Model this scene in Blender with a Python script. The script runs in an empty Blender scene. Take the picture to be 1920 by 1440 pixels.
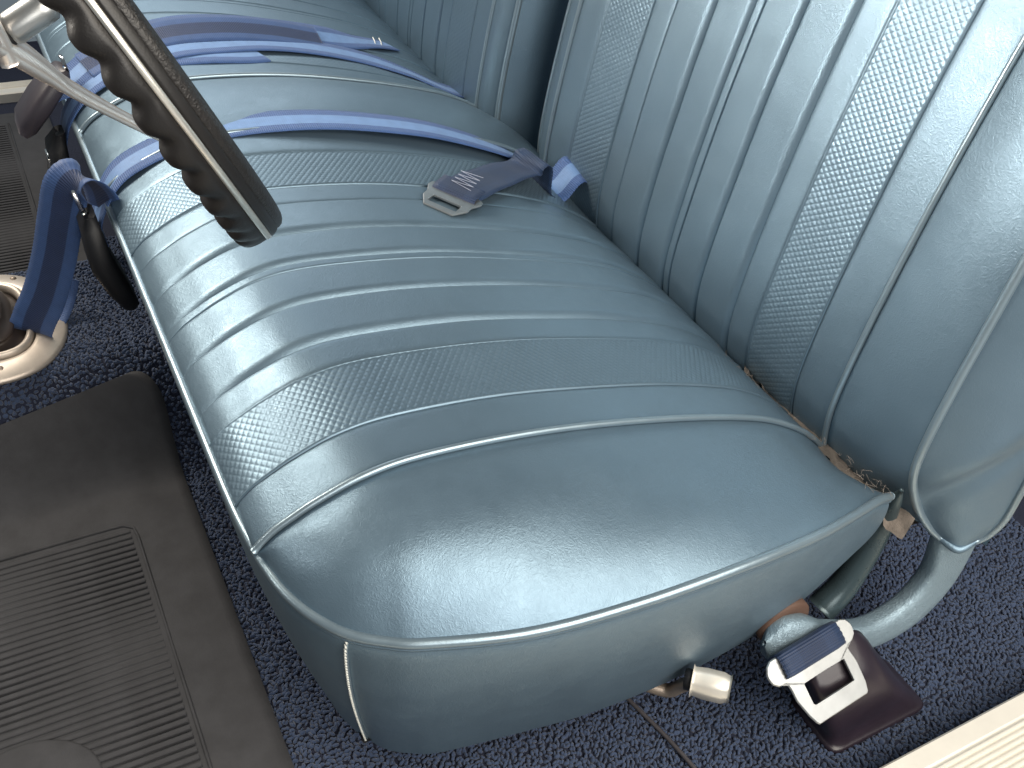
import bpy, math, random
import numpy as np
from mathutils import Matrix, Vector

random.seed(7)
rng = np.random.default_rng(7)
S = bpy.context.scene
COL = S.collection

# ------------------------------------------------------------------ camera
# car axes: x across the car (door 0.24 -> passenger 1.93), y towards the rear, z up, floor at 0
cam_d = bpy.data.cameras.new('camera')
cam = bpy.data.objects.new('camera', cam_d)
COL.objects.link(cam)
S.camera = cam
F = 1900.0 / 1920.0
ax = Vector((-1346, -1768, 1900)).normalized()            # car x in (right, down, forward)
ay = Vector((4131, -1103, 1900))
ay = (ay - ax * ay.dot(ax)).normalized()
ad = ax.cross(ay)                                         # car down
# columns = camera right, up, back written in car axes
right = Vector((ax[0], ay[0], -ad[0]))
down = Vector((ax[1], ay[1], -ad[1]))
fwd = Vector((ax[2], ay[2], -ad[2]))
m = Matrix((right, -down, -fwd)).transposed().to_4x4()
m.translation = Vector((0, 0, 0.88))
cam.matrix_world = m
cam_d.sensor_width = 36
cam_d.lens = 36 * F
cam_d.clip_start = 0.02
cam_d.clip_end = 60

# ------------------------------------------------------------------ light
W = bpy.data.worlds.new('World')
S.world = W
W.use_nodes = True
bg = W.node_tree.nodes['Background']
bg.inputs[0].default_value = (0.72, 0.88, 1.0, 1)
bg.inputs[1].default_value = 0.16


def area(name, loc, target, sx, sy, power, col):
    d = bpy.data.lights.new(name, 'AREA')
    d.shape = 'RECTANGLE'
    d.size, d.size_y, d.energy, d.color = sx, sy, power, col
    o = bpy.data.objects.new(name, d)
    COL.objects.link(o)
    o.location = loc
    o.rotation_euler = (Vector(target) - Vector(loc)).to_track_quat('-Z', 'Y').to_euler()
    return o


wl = area('windscreen_light', (1.72, -0.42, 1.27), (0.66, 0.28, 0.36), 0.70, 0.44, 12, (1.0, 0.91, 0.78))
wl.data.spread = math.radians(130)
wl = area('windscreen_low_light', (1.12, -0.95, 0.90), (0.50, 0.70, 0.62), 0.70, 0.24, 2.0, (1.0, 0.93, 0.83))
wl.data.spread = math.radians(34)
area('open_door_light', (-0.45, 0.74, 1.50), (0.40, 0.42, 0.28), 1.5, 0.90, 29, (1.0, 0.92, 0.80))
dl = area('door_opening_light', (-1.05, 0.55, 1.05), (0.5, 0.5, 0.45), 1.8, 0.8, 21, (1.0, 0.96, 0.90))
area('passenger_window_light', (2.30, 0.45, 1.05), (1.0, 0.4, 0.3), 1.0, 0.45, 5, (0.92, 0.97, 1.0))
area('sunlit_ground_light', (-1.25, 0.3, -0.35), (-1.25, 0.3, 1.0), 1.7, 2.2, 6, (1.0, 0.95, 0.88))

S.view_settings.view_transform = 'Standard'
S.view_settings.look = 'None'
S.view_settings.exposure = 0.18
S.view_settings.gamma = 1.0

# ------------------------------------------------------------------ materials


def new_mat(name):
    mt = bpy.data.materials.new(name)
    mt.use_nodes = True
    nt = mt.node_tree
    return mt, nt, nt.nodes['Principled BSDF']


def setp(b, **k):
    for n, v in k.items():
        b.inputs[n.replace('_', ' ')].default_value = v


def N(nt, kind, **k):
    n = nt.nodes.new(kind)
    for a, v in k.items():
        setattr(n, a, v)
    return n


def math_n(nt, op, a, b=None, clamp=False):
    n = N(nt, 'ShaderNodeMath', operation=op, use_clamp=clamp)
    for i, v in enumerate((a, b)):
        if v is None:
            continue
        if isinstance(v, (int, float)):
            n.inputs[i].default_value = v
        else:
            nt.links.new(v, n.inputs[i])
    return n.outputs[0]


def noise(nt, co, scale, detail=2, rough=0.5, dist=0.0):
    n = N(nt, 'ShaderNodeTexNoise')
    nt.links.new(co, n.inputs['Vector'])
    n.inputs['Scale'].default_value = scale
    n.inputs['Detail'].default_value = detail
    n.inputs['Roughness'].default_value = rough
    n.inputs['Distortion'].default_value = dist
    return n.outputs['Fac']


def ramp(nt, fac, stops):
    r = N(nt, 'ShaderNodeValToRGB')
    el = r.color_ramp.elements
    while len(el) < len(stops):
        el.new(0.5)
    for e, (p, c) in zip(el, stops):
        e.position = p
        e.color = (*c, 1) if len(c) == 3 else c
    nt.links.new(fac, r.inputs[0])
    return r.outputs[0]


def bump(nt, h, strength, dist, prev=None):
    n = N(nt, 'ShaderNodeBump')
    n.inputs['Strength'].default_value = strength
    n.inputs['Distance'].default_value = dist
    nt.links.new(h, n.inputs['Height'])
    if prev is not None:
        nt.links.new(prev, n.inputs['Normal'])
    return n.outputs[0]


def vinyl(name, grain=0.5, col=(0.150, 0.220, 0.280), rough=0.41, metal=0.64, und=0.08):
    mt, nt, b = new_mat(name)
    tc = N(nt, 'ShaderNodeTexCoord')
    co = tc.outputs['Object']
    # fine leather creases: ridged noise, two sizes
    n1 = noise(nt, co, 300, 3, 0.6, 1.2)
    r1 = math_n(nt, 'ABSOLUTE', math_n(nt, 'SUBTRACT', n1, 0.5))
    r1 = math_n(nt, 'MULTIPLY', r1, 5.0, True)
    n2 = noise(nt, co, 130, 3, 0.6, 2.0)
    r2 = math_n(nt, 'ABSOLUTE', math_n(nt, 'SUBTRACT', n2, 0.5))
    r2 = math_n(nt, 'MULTIPLY', r2, 7.0, True)
    nb = noise(nt, co, 9, 3, 0.55)
    k = math_n(nt, 'MULTIPLY', nb, 1.0, True)
    h = math_n(nt, 'ADD', math_n(nt, 'MULTIPLY', r1, 0.5), math_n(nt, 'MULTIPLY', r2, k))
    nl = noise(nt, co, 16, 2, 0.5)
    bl = bump(nt, nl, und, 0.004)
    nrm = bump(nt, h, grain, 0.0006, bl)
    nt.links.new(nrm, b.inputs['Normal'])
    c = ramp(nt, noise(nt, co, 5, 4, 0.6), [(0.3, tuple(v * 0.93 for v in col)), (0.7, tuple(v * 1.06 for v in col))])
    nt.links.new(c, b.inputs['Base Color'])
    rr = ramp(nt, noise(nt, co, 40, 4, 0.6), [(0.3, (rough - 0.04,) * 3), (0.7, (rough + 0.05,) * 3)])
    nt.links.new(rr, b.inputs['Roughness'])
    setp(b, Metallic=metal)
    b.inputs['Specular IOR Level'].default_value = 0.5
    return mt


M_VINYL = vinyl('metallic_blue_vinyl', 0.22)
M_SMOOTH = vinyl('metallic_blue_vinyl_smooth', 0.12, und=0.05)
M_PIPE = vinyl('vinyl_piping', 0.08, (0.26, 0.335, 0.385), 0.32, 0.70, 0.0)
M_CAST = vinyl('painted_casting', 0.8, (0.27, 0.36, 0.42), 0.40, 0.55)
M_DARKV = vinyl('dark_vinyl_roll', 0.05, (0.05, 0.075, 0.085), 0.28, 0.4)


def plain(name, col, rough=0.5, metal=0.0, bscale=None, bstr=0.2, bdist=0.0006, var=0.12):
    mt, nt, b = new_mat(name)
    tc = N(nt, 'ShaderNodeTexCoord')
    co = tc.outputs['Object']
    c = ramp(nt, noise(nt, co, 35, 4, 0.6), [(0.3, tuple(v * (1 - var) for v in col)), (0.7, tuple(min(1, v * (1 + var)) for v in col))])
    nt.links.new(c, b.inputs['Base Color'])
    setp(b, Roughness=rough, Metallic=metal)
    if bscale:
        nt.links.new(bump(nt, noise(nt, co, bscale, 3, 0.6), bstr, bdist), b.inputs['Normal'])
    return mt


M_CHROME = plain('chrome', (0.80, 0.78, 0.74), 0.14, 1.0, 60, 0.03)
M_SPOKE = plain('brushed_spoke', (0.88, 0.80, 0.74), 0.30, 0.8, 200, 0.08)
M_NICKEL = plain('satin_steel', (0.40, 0.41, 0.41), 0.36, 0.9, 300, 0.05)
M_RIMBLACK = plain('wheel_rim_plastic', (0.008, 0.0065, 0.006), 0.44, 0, 700, 0.25, 0.0006)
M_RIMGRAIN = plain('wheel_rim_grain', (0.012, 0.010, 0.009), 0.40, 0, 420, 0.9, 0.0009)
M_MAT = plain('floor_mat_rubber', (0.038, 0.038, 0.042), 0.85, 0, 420, 0.35, 0.0008, 0.18)
M_BOOT = plain('anchor_boot_plastic', (0.019, 0.013, 0.020), 0.34, 0, 900, 0.25, 0.0004)
M_BLACK = plain('black_plastic', (0.007, 0.007, 0.009), 0.55, 0, 500, 0.1)
M_RUBBER = plain('shifter_rubber', (0.035, 0.026, 0.022), 0.45, 0, 300, 0.1)
M_BEZEL = plain('bezel_metal', (0.58, 0.51, 0.44), 0.46, 0.6, 200, 0.05)
M_BURLAP = plain('burlap', (0.17, 0.142, 0.120), 0.9, 0, 900, 0.9, 0.0012, 0.3)
M_THREAD = plain('stitch_thread', (0.78, 0.78, 0.72), 0.6, 0, 900, 0.3)
M_FIBRE = plain('lint_fibre', (0.26, 0.22, 0.19), 0.8)
M_ALU = plain('sill_aluminium', (0.88, 0.83, 0.74), 0.40, 0.35, 250, 0.04, var=0.03)
M_BRACKET = plain('bracket_metal', (0.33, 0.27, 0.22), 0.45, 0.5, 300, 0.2)
M_RUST = plain('pivot_bushing', (0.085, 0.045, 0.030), 0.7, 0, 300, 0.2)
M_CARPET = plain('carpet_backing', (0.012, 0.016, 0.035), 0.95, 0, 350, 1.0, 0.002)


def pile_mat():
    mt, nt, b = new_mat('carpet_loop')
    oi = N(nt, 'ShaderNodeObjectInfo')
    tc = N(nt, 'ShaderNodeTexCoord')
    c = ramp(nt, noise(nt, tc.outputs['Object'], 1.3, 2), [(0.3, (0.018, 0.034, 0.078)), (0.7, (0.036, 0.058, 0.116))])
    nt.links.new(c, b.inputs['Base Color'])
    setp(b, Roughness=0.85)
    b.inputs['Sheen Weight'].default_value = 0.25
    return mt


M_PILE = pile_mat()


def webbing(name, mid, edge, mid_rib, edge_rib):
    """woven belt: uv.x along the belt in metres, uv.y across 0..1"""
    mt, nt, b = new_mat(name)
    uv = N(nt, 'ShaderNodeUVMap')
    sp = N(nt, 'ShaderNodeSeparateXYZ')
    nt.links.new(uv.outputs[0], sp.inputs[0])
    u, v = sp.outputs[0], sp.outputs[1]
    ce = math_n(nt, 'ABSOLUTE', math_n(nt, 'SUBTRACT', v, 0.5))
    isedge = math_n(nt, 'MULTIPLY', math_n(nt, 'SUBTRACT', ce, 0.20), 40.0, True)
    rib = math_n(nt, 'SINE', math_n(nt, 'MULTIPLY', u, 2 * math.pi / 0.0024))
    fine = math_n(nt, 'SINE', math_n(nt, 'MULTIPLY', v, 2 * math.pi * 34))
    # ribs stronger in one zone than in the other
    kk = math_n(nt, 'ADD', math_n(nt, 'MULTIPLY', isedge, edge_rib - mid_rib), mid_rib)
    h = math_n(nt, 'ADD', math_n(nt, 'MULTIPLY', rib, kk), math_n(nt, 'MULTIPLY', fine, 0.25))
    nt.links.new(bump(nt, h, 0.55, 0.0005), b.inputs['Normal'])
    mx = N(nt, 'ShaderNodeMix', data_type='RGBA')
    nt.links.new(isedge, mx.inputs[0])
    mx.inputs[6].default_value = (*mid, 1)
    mx.inputs[7].default_value = (*edge, 1)
    tc = N(nt, 'ShaderNodeTexCoord')
    nz = noise(nt, tc.outputs['Object'], 90, 4, 0.7)
    dk = math_n(nt, 'ADD', math_n(nt, 'MULTIPLY', math_n(nt, 'MULTIPLY', rib, kk), 0.14), math_n(nt, 'ADD', math_n(nt, 'MULTIPLY', nz, 0.5), 0.72))
    hs = N(nt, 'ShaderNodeHueSaturation')
    nt.links.new(mx.outputs[2], hs.inputs['Color'])
    nt.links.new(dk, hs.inputs['Value'])
    nt.links.new(hs.outputs[0], b.inputs['Base Color'])
    setp(b, Roughness=0.58)
    b.inputs['Sheen Weight'].default_value = 0.06
    return mt


M_WEB = webbing('belt_webbing_lit', (0.135, 0.245, 0.47), (0.048, 0.105, 0.27), 0.15, 0.9)  # lit look of the satin belt painted in: light centre, darker edges
M_WEB_SHADED = webbing('belt_webbing_shaded', (0.010, 0.026, 0.085), (0.036, 0.080, 0.21), 0.9, 0.4)  # same webbing as it looks in shade, the shade put into the colour
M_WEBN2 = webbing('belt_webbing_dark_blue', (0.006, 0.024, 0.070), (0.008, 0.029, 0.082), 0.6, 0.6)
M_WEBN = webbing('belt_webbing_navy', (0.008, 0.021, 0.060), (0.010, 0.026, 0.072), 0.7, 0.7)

# ------------------------------------------------------------------ mesh helpers


def obj(name, V, Fc, mat, parent=None, smooth=True, uv=None, label=None):
    me = bpy.data.meshes.new(name)
    V = np.asarray(V, np.float32).reshape(-1, 3)
    if isinstance(Fc, np.ndarray):
        k = Fc.shape[1]
        me.vertices.add(len(V))
        me.vertices.foreach_set('co', V.ravel())
        me.loops.add(Fc.size)
        me.loops.foreach_set('vertex_index', Fc.ravel().astype(np.int32))
        me.polygons.add(len(Fc))
        me.polygons.foreach_set('loop_start', np.arange(0, Fc.size, k, dtype=np.int32))
        me.polygons.foreach_set('loop_total', np.full(len(Fc), k, np.int32))
        me.update(calc_edges=True)
    else:
        me.from_pydata(V.tolist(), [], Fc)
    if uv is not None:
        lay = me.uv_layers.new(name='UVMap')
        idx = np.zeros(len(me.loops), np.int32)
        me.loops.foreach_get('vertex_index', idx)
        lay.data.foreach_set('uv', np.asarray(uv, np.float32)[idx].ravel())
    me.validate()
    if smooth:
        me.polygons.foreach_set('use_smooth', np.ones(len(me.polygons), bool))
    me.materials.append(mat)
    o = bpy.data.objects.new(name, me)
    COL.objects.link(o)
    put(o, parent)
    if label:
        o['label'] = label
    return o


def put(o, parent):
    if parent is not None:
        o.parent = parent
        o.matrix_parent_inverse = Matrix.Translation(-Vector(parent.get('base', (0, 0, 0))))


def thing(name, base, label, cat, group=None):
    o = bpy.data.objects.new(name, None)
    o.empty_display_size = 0.05
    COL.objects.link(o)
    o.location = base
    o['base'] = base
    return tag(o, label, cat, group)


def tag(o, label, cat, group=None):
    o['label'] = label
    o['category'] = cat
    if group:
        o['group'] = group
    return o


def grid_faces(nu, nv, flip=False, close_u=False, close_v=False):
    i = np.arange(nu if close_u else nu - 1)
    j = np.arange(nv if close_v else nv - 1)
    I, J = np.meshgrid(i, j, indexing='ij')
    a = I * nv + J
    b = ((I + 1) % nu) * nv + J
    c = ((I + 1) % nu) * nv + (J + 1) % nv
    d = I * nv + (J + 1) % nv
    f = np.stack([a, b, c, d], -1).reshape(-1, 4)
    return f[:, ::-1].copy() if flip else f


def grid(name, P, mat, parent, flip=False, **k):
    nu, nv = P.shape[:2]
    return obj(name, P.reshape(-1, 3), grid_faces(nu, nv, flip), mat, parent, **k)


def spline(pts, n):
    """Catmull-Rom through pts, n samples evenly along its length"""
    P = np.asarray(pts, float)
    Q = np.vstack([2 * P[0] - P[1], P, 2 * P[-1] - P[-2]])
    out = []
    for i in range(len(P) - 1):
        p0, p1, p2, p3 = Q[i:i + 4]
        t = np.linspace(0, 1, 24, endpoint=False)[:, None]
        out.append(0.5 * ((2 * p1) + (-p0 + p2) * t + (2 * p0 - 5 * p1 + 4 * p2 - p3) * t ** 2 + (-p0 + 3 * p1 - 3 * p2 + p3) * t ** 3))
    out = np.vstack(out + [P[-1:]])
    return resample(out, n)


def resample(out, n):
    d = np.r_[0, np.cumsum(np.linalg.norm(np.diff(out[:, :3], axis=0), axis=1))]
    s = np.linspace(0, d[-1], n)
    return np.stack([np.interp(s, d, out[:, k]) for k in range(out.shape[1])], 1)


def tangents(P):
    T = np.gradient(P, axis=0)
    return T / np.linalg.norm(T, axis=1, keepdims=True)


def tube(name, P, r, mat, parent, seg=10, cap=True, label=None):
    P = np.asarray(P, float)
    T = tangents(P)
    n = len(P)
    r = np.broadcast_to(np.asarray(r, float), (n,))
    ref = np.array([0.0, 0, 1]) if abs(T[0][2]) < 0.9 else np.array([1.0, 0, 0])
    u = np.cross(T[0], ref)
    u /= np.linalg.norm(u)
    V = []
    for i in range(n):
        u = u - T[i] * (u @ T[i])
        u /= np.linalg.norm(u)
        w = np.cross(T[i], u)
        a = np.linspace(0, 2 * np.pi, seg, endpoint=False)
        V.append(P[i] + r[i] * (np.cos(a)[:, None] * u + np.sin(a)[:, None] * w))
    V = np.vstack(V)
    Fc = grid_faces(n, seg, False, False, True).tolist()
    if cap:
        Fc.append(list(range(seg))[::-1])
        Fc.append([(n - 1) * seg + i for i in range(seg)])
    return obj(name, V, Fc, mat, parent, label=label)


def ribbon(name, ctr, wdir, width, mat, parent, thick=0.0016, n=160, label=None, nv=9):
    """belt: centre points and width directions, both splined together"""
    A = spline(np.hstack([np.asarray(ctr, float), np.asarray(wdir, float)]), n)
    P, Wd = A[:, :3], A[:, 3:]
    T = tangents(P)
    Wd = Wd - T * np.sum(Wd * T, 1, keepdims=True)
    Wd /= np.linalg.norm(Wd, axis=1, keepdims=True)
    Nn = np.cross(T, Wd)
    L = np.r_[0, np.cumsum(np.linalg.norm(np.diff(P, axis=0), axis=1))]
    q = np.linspace(0, 1, nv)
    ring, uvs = [], []
    # selvedge: slightly thicker edge, tiny waviness
    for side in (1, -1):
        qq = q if side > 0 else q[::-1]
        for x in qq:
            t = thick * (0.5 + 0.12 * (abs(x - .5) > .4)) * (0.45 if x in (0, 1) else 1)
            wv = 0.00035 * np.sin(L * 2 * np.pi / 0.0048)[:, None] if x in (0, 1) else 0
            ring.append(P + Wd * ((x - 0.5) * width + (x - .5) * 2 * wv) + Nn * side * t)
            uvs.append(np.stack([L, np.full(n, x)], 1))
    V = np.stack(ring, 1)
    k = V.shape[1]
    Fc = grid_faces(n, k, False, False, True).tolist()
    Fc.append(list(range(k))[::-1])
    Fc.append([(n - 1) * k + i for i in range(k)])
    return obj(name, V.reshape(-1, 3), Fc, mat, parent, uv=np.stack(uvs, 1).reshape(-1, 2), label=label)


def plate(name, outline, holes, thick, mat, parent, frame, bev=0.0004, label=None):
    """flat plate with rounded rim from a 2D outline (list) and at most one hole; frame = (origin, e1, e2)"""
    o, e1, e2 = [np.asarray(v, float) for v in frame]
    e1 = e1 / np.linalg.norm(e1)
    e2 = e2 - e1 * (e2 @ e1)
    e2 /= np.linalg.norm(e2)
    nz = np.cross(e1, e2)
    out = np.asarray(outline, float)
    n = 96
    out = resample(np.vstack([out, out[:1]]), n + 1)[:-1]

    def rings(loop, c, sgn):
        d = loop - np.roll(loop, 1, 0)
        d2 = np.roll(loop, -1, 0) - loop
        t = d / np.linalg.norm(d, axis=1, keepdims=True) + d2 / np.linalg.norm(d2, axis=1, keepdims=True)
        t /= np.maximum(np.linalg.norm(t, axis=1, keepdims=True), 1e-9)
        inw = np.stack([-t[:, 1], t[:, 0]], 1) * sgn
        ar = 0.5 * np.sum(loop[:, 0] * np.roll(loop[:, 1], -1) - loop[:, 1] * np.roll(loop[:, 0], -1))
        if ar < 0:
            inw = -inw
        return inw
    inw = rings(out, None, 1)
    h = thick / 2
    if holes:
        hq = np.asarray(holes, float)
        cc = (hq.min(0) + hq.max(0)) / 2
        hx, hy = (hq.max(0) - hq.min(0)) / 2
        ao = np.arctan2(out[:, 1] - cc[1], out[:, 0] - cc[0])
        sc = 1 / np.maximum(np.abs(np.cos(ao)) / hx, np.abs(np.sin(ao)) / hy)
        hl = cc + np.stack([np.cos(ao), np.sin(ao)], 1) * sc[:, None]
        inh = (hl - cc) / np.linalg.norm(hl - cc, axis=1, keepdims=True)
    else:
        hl, inh = None, None
    seq = [(out + inw * bev * 2, h), (out, h - bev * 2), (out, -h + bev * 2), (out + inw * bev * 2, -h)]
    if hl is not None:
        seq += [(hl + inh * bev, -h), (hl, -h + bev), (hl, h - bev), (hl + inh * bev, h)]
        seq = seq[:]
    V = np.stack([o + p[:, :1] * e1 + p[:, 1:] * e2 + nz * z for p, z in seq], 1)
    k = len(seq)
    Fc = grid_faces(n, k, False, True, hl is not None).tolist()
    if hl is None:
        Fc.append([i * k for i in range(n)])
        Fc.append([i * k + k - 1 for i in range(n)][::-1])
    ob = obj(name, V.reshape(-1, 3), Fc, mat, parent, smooth=False, label=label)
    return ob


def bevel(o, w, seg=3, ang=30):
    md = o.modifiers.new('bevel', 'BEVEL')
    md.width, md.segments, md.limit_method, md.angle_limit = w, seg, 'ANGLE', math.radians(ang)
    for p in o.data.polygons:
        p.use_smooth = True
    return o


# ------------------------------------------------------------------ floor (setting)
XC = 1.085                                                  # car centre line
TUN = 0.118


def floor_z(x):
    x = np.asarray(x, float)
    d = np.abs(x - XC)
    t = np.clip((0.215 - d) / 0.125, 0, 1)
    return TUN * t * t * (3 - 2 * t)


xs = np.r_[np.linspace(-0.02, 0.8, 12), np.linspace(0.82, 1.35, 60), np.linspace(1.38, 2.2, 10)]
ysf = np.linspace(-0.75, 1.6, 30)
G = np.stack(np.meshgrid(xs, ysf, indexing='ij'), -1)
P = np.concatenate([G, (floor_z(G[..., 0]))[..., None]], -1)
floor = grid('floor', P, M_CARPET, None)
floor['kind'] = 'structure'

# looped pile: one nub per point, instanced by geometry nodes (nobody could count it)
pitch = 0.0041


def pile_points():
    pts = []
    regions = [(0.243, 0.62, 0.10, 1.02, 1.0), (0.62, 1.42, 0.10, 0.32, 1.0), (0.88, 1.30, -0.20, 0.10, 1.0), (0.62, 0.9, 0.7, 1.0, 1.0)]
    for x0, x1, y0, y1, k in regions:
        gx = np.arange(x0, x1, pitch)
        gy = np.arange(y0, y1, pitch)
        A = np.stack(np.meshgrid(gx, gy, indexing='ij'), -1).reshape(-1, 2)
        A = A + rng.uniform(-0.45, 0.45, A.shape) * pitch
        pts.append(A)
    A = np.vstack(pts)
    # nothing grows under the driver's mat
    keep = ~((A[:, 0] < 0.962 - 0.11 * np.clip(0.1 - A[:, 1], 0, 0.3) - 0.008) & (A[:, 1] < 0.112))
    A = A[keep]
    return np.c_[A, floor_z(A[:, 0]) + 0.0012]


PP = pile_points()
me = bpy.data.meshes.new('carpet_pile')
me.vertices.add(len(PP))
me.vertices.foreach_set('co', PP.astype(np.float32).ravel())
me.materials.append(M_PILE)
pile = bpy.data.objects.new('carpet_pile', me)
COL.objects.link(pile)
pile['kind'] = 'stuff'
tag(pile, 'navy blue looped pile carpet covering the floor and tunnel', 'carpet')
ng = bpy.data.node_groups.new('pile_loops', 'GeometryNodeTree')
ng.interface.new_socket('Geometry', in_out='INPUT', socket_type='NodeSocketGeometry')
ng.interface.new_socket('Geometry', in_out='OUTPUT', socket_type='NodeSocketGeometry')
gi = ng.nodes.new('NodeGroupInput')
go = ng.nodes.new('NodeGroupOutput')
ico = ng.nodes.new('GeometryNodeMeshIcoSphere')
ico.inputs['Radius'].default_value = 0.0020
ico.inputs['Subdivisions'].default_value = 2
sm = ng.nodes.new('GeometryNodeSetMaterial')
sm.inputs['Material'].default_value = M_PILE
ss = ng.nodes.new('GeometryNodeSetShadeSmooth')
iop = ng.nodes.new('GeometryNodeInstanceOnPoints')
rr = ng.nodes.new('FunctionNodeRandomValue')
rr.data_type = 'FLOAT_VECTOR'
rr.inputs[0].default_value = (-0.7, -0.7, 0)
rr.inputs[1].default_value = (0.7, 0.7, 6.28)
rs = ng.nodes.new('FunctionNodeRandomValue')
rs.data_type = 'FLOAT_VECTOR'
rs.inputs[0].default_value = (1.0, 0.6, 0.9)
rs.inputs[1].default_value = (1.75, 0.95, 1.6)
rs.inputs['Seed'].default_value = 5
lk = ng.links.new
lk(ico.outputs['Mesh'], ss.inputs[0])
lk(ss.outputs[0], sm.inputs[0])
lk(gi.outputs[0], iop.inputs['Points'])
lk(sm.outputs[0], iop.inputs['Instance'])
lk(rr.outputs[0], iop.inputs['Rotation'])
lk(rs.outputs[0], iop.inputs['Scale'])
lk(iop.outputs[0], go.inputs[0])
md = pile.modifiers.new('loops', 'NODES')
md.node_group = ng

# dark binding line where two carpet pieces meet
cs = tube('carpet_seam', spline([(0.47, 0.425, 0.004), (0.406, 0.439, 0.0045), (0.356, 0.450, 0.005), (0.30, 0.458, 0.005), (0.25, 0.462, 0.005)], 40), 0.0022,
          plain('seam_binding', (0.05, 0.045, 0.05), 0.7), floor)

# ------------------------------------------------------------------ sill plates
def sill(x0, sgn, label, z, wd, nrib):
    t = thing('sill_plate', (x0 - sgn * 0.07, 0.6, 0.0), label, 'sill plate', 'door sill plates')
    y0, y1 = -0.7, 1.5
    # body: section in x,z swept along y
    sec = [(0, 0.0), (0, z - 0.002), (0.002, z), (0.019, z), (0.021, z - 0.0015), (wd, z - 0.0015), (wd, 0.0)]
    V = np.array([[(x0 - sgn * a, y, b) for a, b in sec] for y in (y0, y1)])
    Fc = grid_faces(2, len(sec), sgn < 0, False, True).tolist() + [list(range(len(sec)))]
    obj('plate_body', V.reshape(-1, 3), Fc, M_ALU, t, smooth=False)
    w, h = 0.0032, 0.0030
    rb = [(0, -0.002), (0, 0.0006), (w * .25, h), (w * .75, h), (w, 0.0006), (w, -0.002)]
    first = None
    for i in range(nrib):
        xx = x0 - sgn * (0.0235 + i * 0.0060)
        if first is None:
            V = np.array([[(-sgn * a, y, b) for a, b in rb] for y in (y0, y1)])
            first = obj('rib', V.reshape(-1, 3), grid_faces(2, len(rb), sgn < 0, False, True).tolist() + [list(range(6)), list(range(6, 12))], M_ALU, t, smooth=False)
            o = first
        else:
            o = first.copy()
            COL.objects.link(o)
        o.location = (xx, 0, z - 0.0015)
    return t


sill(0.240, 1, 'ribbed aluminium door sill plate in the lower right corner', 0.034, 0.13, 17)
sill(1.93, -1, 'bright far door sill strip beyond the passenger floor mat', 0.018, 0.045, 4)

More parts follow.
